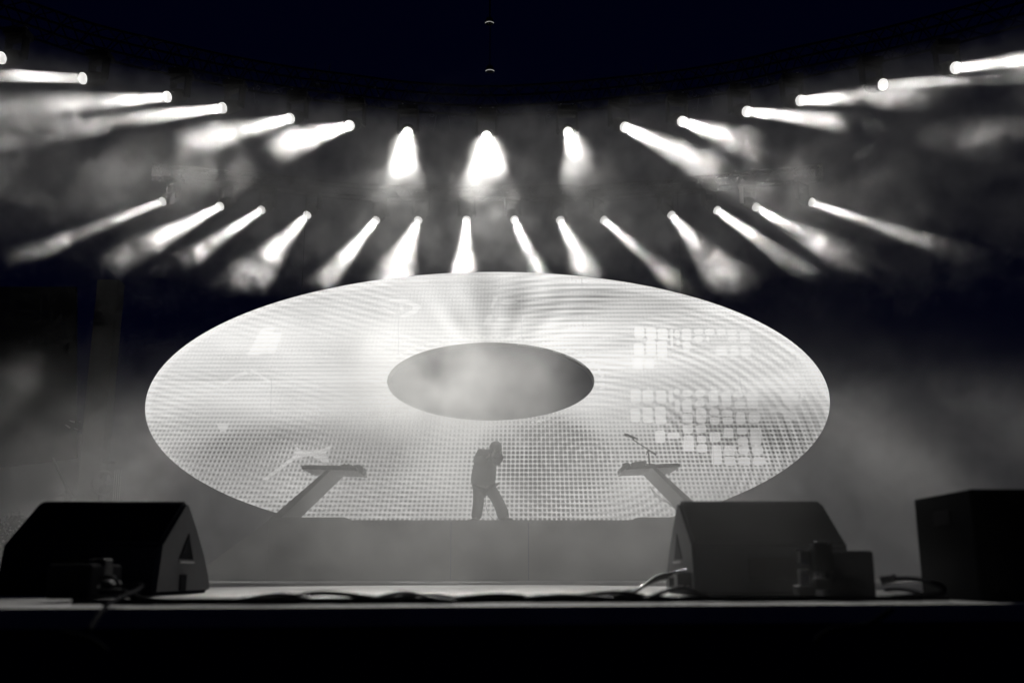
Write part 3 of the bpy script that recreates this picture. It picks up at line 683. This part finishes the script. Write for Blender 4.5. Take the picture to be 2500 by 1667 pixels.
# ------------------------------------------------------------------ trusses above
M_TRS = mat('black_truss', (.006,.006,.008), .7, spec=.05)
def truss(pts, w, h, lab, name='lighting_truss'):
    q = spline(pts, 6); c = q[len(q)//2].copy(); root = empty(name, c, label=lab, cat='truss')
    off = [(-w/2,0),(w/2,0),(-w/2,h),(w/2,h)]
    def o3(i, k):
        t = (q[min(i+1,len(q)-1)]-q[max(i-1,0)]).normalized(); s = Vector((-t.y, t.x, 0))
        return q[i] - c + s*off[k][0] + Vector((0,0,off[k][1]))
    for k in range(4):
        bm = bmesh.new(); tube(bm, [o3(i, k) for i in range(len(q))], .025, 8); obj('chord', bm, M_TRS, root, True)
    bm = bmesh.new()
    for i in range(len(q)-1):
        for a, b in ((0,1),(2,3),(0,2),(1,3)):
            p0, p1 = (o3(i,a), o3(i+1,b)) if i % 2 else (o3(i,b), o3(i+1,a)); cyl(bm, p0, p1, .012, seg=5, cap=False)
    obj('lattice', bm, M_TRS, root)
    return root
up = [PZ(b[0], b[1], ZT-.75) for b in BEAMS_UP]
for p in up: p.z = ZT - .10; p.y += .15
up[0].y -= .2
truss([up[0]+Vector((-1.5,-1,0))] + up + [up[-1]+Vector((1.5,-1,0))], .42, .45, 'black curved lattice truss carrying the upper row of moving heads')
lo_ = [PZ(b[0], b[1], ZT-.75) for b in BEAMS_LO]
for p in lo_: p.z = ZT - .10; p.y += .15
truss([lo_[0]+Vector((-.35,-.1,0))] + lo_ + [lo_[-1]+Vector((.35,-.1,0))], .30, .32, 'black lattice truss carrying the lower row of moving heads above the ring')
M_FRM = mat('grey_frame', (.12,.12,.13), .5)
for px, py, lab in ((603,232,'faint hanging frame above the left end of the trusses'),(1080,300,'faint hanging frame just left of the central upper lamp'),
                    (1313,302,'faint hanging frame just right of the central upper lamp'),(1722,250,'faint hanging frame above the right half of the upper truss')):
    c = P(px, py, 20.8); root = empty('hanging_frame', c, label=lab, cat='rigging frame', group='rigging frames between the lamps')
    for s in (-1, 1):
        bm = bmesh.new(); cyl(bm, (s*.14,0,.18), (s*.19,0,-.2), .008, seg=6); obj('bar', bm, M_FRM, root)
        for z in (.18, -.18):
            bm = bmesh.new(); tube(bm, [(s*.24+.05*math.cos(a), 0, z+.04*math.sin(a)) for a in [2*math.pi*k/12 for k in range(13)]], .007, 5); obj('clamp', bm, M_FRM, root)
for px, py, lab in ((780,208,'faint grey batten light high up left of centre'),(1590,214,'faint grey batten light high up right of centre')):
    c = P(px, py, 22.0); root = empty('batten_light', c, (0, .1 if px < 1250 else -.1, 0), label=lab, cat='batten light')
    bm = bmesh.new(); box(bm, (0,0,0), (.46,.12,.035), bev=.005); obj('housing', bm, M_FRM, root)
    bm = bmesh.new(); box(bm, (0,0,-.045), (.44,.1,.02), bev=.004); obj('reflector', bm, M_MET, root)
    for s in (-1, 1):
        bm = bmesh.new(); box(bm, (s*.18,0,.3), (.02,.02,.56)); obj('hanger', bm, M_FRM, root)
M_GLOW = mat('lit_slit', (.5,.5,.5), .4, emit=(1,.99,.95), es=1.1)
M_GLOWD = mat('dim_slit', (.5,.5,.5), .4, emit=(1,.99,.95), es=.3)
for px, py, lab in ((1195,57,'tiny round house lamp high above the stage, the upper of two'),(1196,174,'tiny round house lamp below its twin, above the central moving head')):
    c = P(px, py, 21); root = empty('house_lamp', c, label=lab, cat='house lamp', group='house lamps above the centre')
    bm = bmesh.new(); cyl(bm, (0,0,.0), (0,0,.12), .11, .07, 24); obj('housing', bm, M_BLK, root)
    bm = bmesh.new(); tube(bm, [(.1*math.cos(a), .1*math.sin(a), -.012) for a in [math.pi*(1.08+.84*k/12) for k in range(13)]], .008, 6)
    for v in bm.verts: v.co.y *= .9
    obj('reflector_edge', bm, M_GLOWD, root)
    for s in (-1, 1):
        bm = bmesh.new(); box(bm, (s*.045,-.07,.012), (.045,.02,.02), bev=.006); obj('bulb', bm, M_GLOW, root)
    bm = bmesh.new(); cyl(bm, (0,0,.12), (0,0,2.5), .012, seg=6); obj('cord', bm, M_BLK, root)
# ------------------------------------------------------------------ wings on the left
M_PALE = mat('pale_haze_and_cloth', (.55,.55,.54), .8, noise=.12, bump=.1, scale=1.5)
M_DRAPE = mat('black_drape', (.01,.011,.014), .9, noise=.3)
YW = 24.5
def panel(name, pts, thick, m, **k):
    q = [P(a, b, y) for a, b, y in pts]; c = sum(q, Vector())/len(q); c.z = min(p.z for p in q); n = len(q)
    bm = bmesh.new(); a = [bm.verts.new(p-c) for p in q]; b = [bm.verts.new(p-c+Vector((0,thick,0))) for p in q]
    bm.faces.new(a); bm.faces.new(b[::-1])
    for i in range(n): bm.faces.new((a[i], b[i], b[(i+1)%n], a[(i+1)%n]))
    o = obj(name, bm, m, **k); o.location = c; return o
panel('haze_sheet', [(-260,1420,30),(215,1420,24.2),(215,1060,24.2),(-260,1060,30)], .03, M_PALE, label='pale sheet standing in for lit haze beyond the open left side', cat='haze sheet')  # added sheet, its pale colour stands for lit haze beyond the stage
panel('side_drape', [(-200,1168,22.2),(187,1117,22.6),(187,700,22.6),(-200,700,22.2)], .05, M_DRAPE, label='black drape with a slanting bottom edge hanging at the far left', cat='drape')
M_COL = mat('dark_column', (.07,.07,.07), .6)
q = [P(176,1300,22.9), P(232,1300,22.9)]
col_ = empty('stage_tower', ((q[0].x+q[1].x)/2, 22.9, FZ), label='dark square tower column left of the ring screen', cat='tower')
bm = bmesh.new(); box(bm, (0,.2,3.5), (q[1].x-q[0].x,.4,7), bev=.02); obj('column', bm, M_COL, col_)
bm = bmesh.new(); box(bm, (.38,.1,P(245,1128,22.9).z-FZ), (.28,.1,.06)); obj('side_arm', bm, M_COL, col_)
bm = bmesh.new(); box(bm, (0,.2,.06), (.8,.7,.12), bev=.01); obj('base', bm, M_COL, col_)
c = P(170,1210,22.4); pl = empty('slanted_pole', (c.x, 22.4, FZ), label='thin dark pole leaning across the pale haze sheet at the left', cat='pole')
bm = bmesh.new(); cyl(bm, P(128,1118,22.4)-pl.location, P(171,1208,22.4)-pl.location, .028); obj('pole', bm, M_COL, pl)
bm = bmesh.new(); cyl(bm, P(163,1196,22.4)-pl.location, P(171,1211,22.4)-pl.location, .05); cyl(bm, P(171,1211,22.4)-pl.location, (.0,0,0), .03); obj('clamp', bm, M_COL, pl)
c = P(148,1212,22.0); hd = empty('hooded_lamp', (c.x, 22.0, FZ), label='small hooded lamp at the foot of the leaning pole', cat='lamp')
bm = bmesh.new(); prism(bm, [(P(a,b,22.0).x-c.x, P(a,b,22.0).z-FZ) for a, b in ((136,1211),(147,1204),(163,1205),(168,1214),(150,1212))], 0, .3); obj('hood', bm, M_COL, hd)
bm = bmesh.new(); p = P(158,1212,22.0)-hd.location; cyl(bm, (p.x,.15,p.z), (p.x,.15,.02), .06); cyl(bm, (p.x,.15,0), (p.x,.15,.03), .2); obj('post', bm, M_COL, hd)
c = P(250,1178,22.6); fn = empty('stage_fan', (c.x, 22.6, FZ), label='round stage fan half lost in smoke beside the tower', cat='fan')
z = c.z-FZ; R_ = .25
bm = bmesh.new(); tube(bm, [(R_*math.cos(a), 0, z+R_*math.sin(a)) for a in [2*math.pi*k/24 for k in range(25)]], .035, 8); obj('ring', bm, M_COL, fn)
bm = bmesh.new(); cyl(bm, (0,-.06,z), (0,.1,z), .07)
for k in range(5): box(bm, (.12*math.cos(k*1.2566),0,z+.12*math.sin(k*1.2566)), (.2,.02,.08), Matrix.Rotation(-k*1.2566,3,'Y'))
obj('blades', bm, M_COL, fn)
bm = bmesh.new(); cyl(bm, (0,.05,z-R_), (0,.05,.03), .03); cyl(bm, (0,.05,0), (0,.05,.04), .22); obj('stand', bm, M_COL, fn)
for k, lab in enumerate(('leftmost pale cable hanging in the smoke beside the fan','second pale cable hanging in the smoke beside the fan','third pale cable hanging in the smoke beside the fan','rightmost pale cable hanging in the smoke beside the fan')):
    x = 281 + k*5; cable([w_(x,1146,22.5), w_(x-2,1175,22.5), w_(x-4,1205,22.5), w_(x-6,1230,22.5)], .010, lab, 'cables hanging beside the tower', M_PALE)
bl = empty('folded_flag', P(172,1040,22.0), label='crumpled pale scraps of cloth tied high beside the black drape', cat='cloth')
for k, pl4 in enumerate(([(167,1025),(181,1027),(180,1032),(172,1029)], [(157,1036),(163,1037),(171,1043),(168,1045)], [(179,1043),(197,1050),(194,1051),(184,1048)], [(190,1025),(197,1028),(192,1031)])):
    q = [P(a,b,22.0)-bl.location for a, b in pl4]; bm = bmesh.new(); a = [bm.verts.new(p) for p in q]; b = [bm.verts.new(p+Vector((0,.04,0))) for p in q]
    bm.faces.new(a); bm.faces.new(b[::-1])
    for i in range(len(q)): bm.faces.new((a[i], b[i], b[(i+1)%len(q)], a[(i+1)%len(q)]))
    obj('scrap', bm, M_PALE, bl)
# shrubs at the far left
M_LEAF = mat('dark_leaves', (.01,.012,.01), .9, spec=.05, noise=.5); M_BARK = mat('bark', (.04,.035,.03), .9)
rs = random.Random(5)
for k, (px, py, lab) in enumerate(((-30,1258,'dark bush at the very left edge below the pale haze sheet'),(22,1254,'second dark bush from the left below the pale haze sheet'),(66,1262,'low dark bush in the dip of the leafy line at the left'),(104,1252,'dark bush nearest the left wedge, pointed top'))):
    c = P(px, 1400, 21.2); ht = P(px, py, 21.2).z - FZ; t = empty('bush', (c.x, 21.2, FZ), label=lab, cat='bush', group='bushes at the left edge of the stage')
    bm = bmesh.new(); cyl(bm, (0,0,0), (0,0,ht*.5), .04, .02, 8)
    for j in range(4): cyl(bm, (0,0,ht*.25), (rs.uniform(-.2,.2), rs.uniform(-.2,.2), ht*.7), .02, .008, 5)
    obj('stem', bm, M_BARK, t)
    bm = bmesh.new()
    for j in range(700):
        a = rs.uniform(0,6.28); rr = math.sqrt(rs.random())*.30; z = rs.uniform(.05,1)
        rr *= (1-(z*.72)**2)*1.25; s = rs.uniform(.025,.055); p = Vector((rr*math.cos(a), rr*math.sin(a), z*ht*rs.uniform(.93,1.03)))
        d1 = Vector((rs.uniform(-1,1),rs.uniform(-1,1),rs.uniform(-1,1))).normalized()*s; d2 = d1.orthogonal().normalized()*s*.5
        bm.faces.new([bm.verts.new(p+e) for e in (d1, d2, -d1, -d2)])
    obj('foliage', bm, M_LEAF, t)
#PERSON
# ------------------------------------------------------------------ the singer
M_SKIN = mat('skin', (.27,.245,.23), .5, noise=.08)
M_HAIR = mat('dark_hair', (.015,.012,.01), .5, noise=.4, bump=.6, scale=10)
M_JKT = mat('dark_jacket', (.05,.05,.055), .8, noise=.2, bump=.3, scale=6)
M_TRO = mat('dark_trousers', (.045,.045,.05), .85, noise=.2, bump=.3, scale=5)
M_SHOE = mat('dark_shoe', (.03,.03,.03), .5)
YP = YF + .55
feet = P(1200, 1268, YP); per = empty('person', (feet.x, YP, RT), label='singer in dark jacket and flared trousers bending over a microphone held in both hands', cat='person')
def J(px, py, dy=0): return P(px, py, YP+dy) - Vector(per.location)
def skin(name, chains, m, parent=per, sub=2, root=0):
    """chains: lists of (point, rx, ry); equal points are welded into one skeleton"""
    bm = bmesh.new(); sl = bm.verts.layers.skin.verify(); idx = []
    for ch in chains:
        prev = None
        for p, rx, ry in ch:
            v = next((q for q in idx if (q.co-Vector(p)).length < 1e-4), None)
            if v is None:
                v = bm.verts.new(p); idx.append(v); v[sl].radius = (rx, ry)
            if prev is not None and prev is not v and bm.edges.get((prev, v)) is None: bm.edges.new((prev, v))
            prev = v
    for i, v in enumerate(idx): v[sl].use_root = (i == root)
    me = bpy.data.meshes.new(name); bm.to_mesh(me); bm.free(); me.materials.append(m)
    o = bpy.data.objects.new(name, me); COL.objects.link(o)
    if parent: o.parent = parent
    s = o.modifiers.new('skin', 'SKIN'); s.use_smooth_shade = True; s.branch_smoothing = .4
    s.use_x_symmetry = False
    q = o.modifiers.new('sub', 'SUBSURF'); q.levels = sub; q.render_levels = sub
    return o
pel = J(1181,1176); wai = J(1181,1158,-.03); che = J(1188,1128,-.10); nb = J(1197,1108,-.16)
hd0 = J(1206,1101,-.22); hd1 = J(1210,1092,-.26); hd2 = J(1211,1086,-.26)
shl, shr = J(1172,1110,-.06), J(1216,1113,-.12)
ell, elr = J(1163,1134,-.20), J(1223,1124,-.22)
wrl, wrr = J(1189,1116,-.42), J(1205,1115,-.44)
hpl, hpr = J(1168,1182), J(1192,1182)
knl, knr = J(1168,1224,-.06), J(1213,1222,-.03)
anl, anr = J(1163,1259,.0), J(1231,1260,.0)
hands = []
def fingers(w, px, py, sx):
    palm = J(px, py, -.45); out = [[(w,.028,.022), (palm,.034,.018)]]
    for k in range(4):
        a = palm + Vector((sx*.012, -.02, .022-.017*k)); b = a + Vector((-sx*.028, -.022, .002)); c = b + Vector((-sx*.020, .014, .0))
        ln = (1, 1.1, 1.0, .8)[k]
        out.append([(palm,.034,.018), (a,.0095,.0095), (a+(b-a)*ln,.009,.009), (a+(b-a)*ln+(c-b)*ln,.008,.008)])
    t = palm + Vector((-sx*.01,-.01,.035)); out.append([(palm,.034,.018), (t,.011,.011), (t+Vector((-sx*.02,-.012,.018)),.009,.009)])
    return out
body = [[(pel,.13,.10), (wai,.13,.09), (che,.16,.11), (nb,.07,.07), (hd0,.062,.066), (hd1,.088,.10), (hd2,.07,.085)],
        [(che,.16,.11), (shl,.065,.065), (ell,.045,.045), (wrl,.028,.022)],
        [(che,.16,.11), (shr,.065,.065), (elr,.045,.045), (wrr,.028,.022)],
        [(pel,.13,.10), (hpl,.09,.09), (knl,.06,.06), (anl,.04,.04), (J(1159,1264,-.12),.035,.025)],
        [(pel,.13,.10), (hpr,.09,.09), (knr,.06,.06), (anr,.04,.04), (J(1243,1264,-.10),.035,.025)]]
body += fingers(wrl, 1195, 1111, 1); body += fingers(wrr, 1202, 1110, -1)
skin('body', body, M_SKIN)
# face details sit on the head: nose, ears, brow
fd = Vector((-.25, -.85, -.46)).normalized(); side = fd.cross(Vector((0,0,1))).normalized(); upv = side.cross(fd)
bm = bmesh.new()
def blob(c, r, s=(1,1,1)):
    M = Matrix.Translation(c) @ Matrix((side, fd, upv)).transposed().to_4x4() @ Matrix.Diagonal((*[r*q for q in s], 1))
    bmesh.ops.create_uvsphere(bm, u_segments=12, v_segments=8, radius=1, matrix=M)
hc = hd1
blob(hc + fd*.105 - upv*.015, .018, (.8,1.3,1.4)); blob(hc + fd*.09 - upv*.055, .026, (1.3,.6,.45))
for s in (-1, 1): blob(hc + side*s*.088 - upv*.01, .03, (.4,.7,1.1))
obj('face', bm, M_SKIN, per, True)
bm = bmesh.new()
for s in (-1, 1):
    blob(hc + fd*.09 + side*s*.034 + upv*.012, .012, (1.2,.6,.7))
obj('eyes', bm, mat('eye', (.05,.05,.05), .2), per, True)
bm = bmesh.new(); bmesh.ops.create_icosphere(bm, subdivisions=5, radius=1)
hcn = J(1210,1094,-.25)
for v in bm.verts:
    d = v.co.normalized(); n = mnoise.noise(d*4.2)*.10 + mnoise.noise(d*13)*.07
    r = Vector((d.x*.125, d.y*.125, d.z*.138))*(1+n)
    face = d.dot(fd)
    if face > .8: r *= .84
    if d.z < -.7: r *= .92
    v.co = hcn + Vector((0,.02,.01)) + r
obj('hair', bm, M_HAIR, per, True)
jk = [[(J(1178,1187),.30,.27), (J(1179,1172),.30,.27), (J(1182,1152,-.02),.30,.27), (J(1184,1130,-.05),.32,.28), (J(1186,1111,-.05),.29,.27), (J(1197,1103,-.13),.15,.14)],
      [(J(1186,1111,-.05),.29,.27), (J(1175,1110,-.06),.17,.17), (J(1166,1130,-.18),.14,.14), (J(1182,1120,-.36),.095,.09), (J(1188,1116,-.42),.07,.065)],
      [(J(1186,1111,-.05),.29,.27), (J(1212,1114,-.12),.15,.15), (J(1218,1121,-.20),.13,.13), (J(1211,1118,-.38),.09,.09), (J(1207,1115,-.43),.07,.065)]]
skin('jacket', jk, M_JKT)
tr = [[(J(1181,1176),.25,.20), (J(1169,1190),.155,.14), (J(1168,1207,-.03),.128,.12), (J(1168,1228,-.06),.118,.12), (J(1165,1248,-.02),.108,.12), (J(1161,1270,.0),.10,.12)],
      [(J(1181,1176),.25,.20), (J(1194,1190),.165,.14), (J(1206,1206,-.02),.135,.125), (J(1217,1227,-.03),.135,.125), (J(1226,1247,-.01),.138,.13), (J(1232,1272,.0),.15,.14)]]
skin('trousers', tr, M_TRO)
def shoe(p0, p1):
    a, b = J(*p0), J(*p1); bm = bmesh.new(); n = 10; rings = []
    for i in range(n+1):
        t = i/n; c = a.lerp(b, t); w = .045*math.sin(math.pi*min(1,.18+t*.72))**.5; h = .075*(1-t)**.7+.03
        d = (b-a).normalized(); s_ = Vector((-d.y, d.x, 0)).normalized()
        rings.append([bm.verts.new(Vector((c.x, c.y, .004)) + s_*w*math.cos(k) + Vector((0,0,max(0,h*math.sin(k)))) ) for k in [2*math.pi*q/12 for q in range(12)]])
    for i in range(n):
        for k in range(12): bm.faces.new((rings[i][k], rings[i][(k+1)%12], rings[i+1][(k+1)%12], rings[i+1][k]))
    bm.faces.new(rings[0]); bm.faces.new(rings[-1]); obj('shoe', bm, M_SHOE, per, True)
shoe((1167,1266,.06), (1148,1267,-.12)); shoe((1231,1266,.06), (1254,1267,-.10))
mcp = J(1199,1107,-.46) + Vector(per.location)
mm = empty('microphone', mcp, label='black hand microphone the singer holds to the mouth with both hands', cat='microphone')
bm = bmesh.new(); cyl(bm, (-.02,-.02,-.13), (0,0,0), .014, .02); obj('handle', bm, M_BLK, mm)
bm = bmesh.new(); bmesh.ops.create_uvsphere(bm, u_segments=16, v_segments=10, radius=.028, matrix=Matrix.Translation((.003,.003,.012))); obj('grille', bm, M_GEAR, mm, True)
jl = Vector(per.location)
cable([mcp+Vector((-.02,-.02,-.13)), J(1190,1150,-.40)+jl, J(1184,1200,-.2)+jl, J(1186,1232,-.15)+jl, J(1192,1253,-.15)+jl, (J(1210,1267,-.15)+jl).xy.to_3d()+Vector((0,0,RT+.008)), (J(1222,1267,.1)+jl).xy.to_3d()+Vector((0,0,RT+.008))], .006, 'thin microphone cable dangling between the singer\'s legs', None)
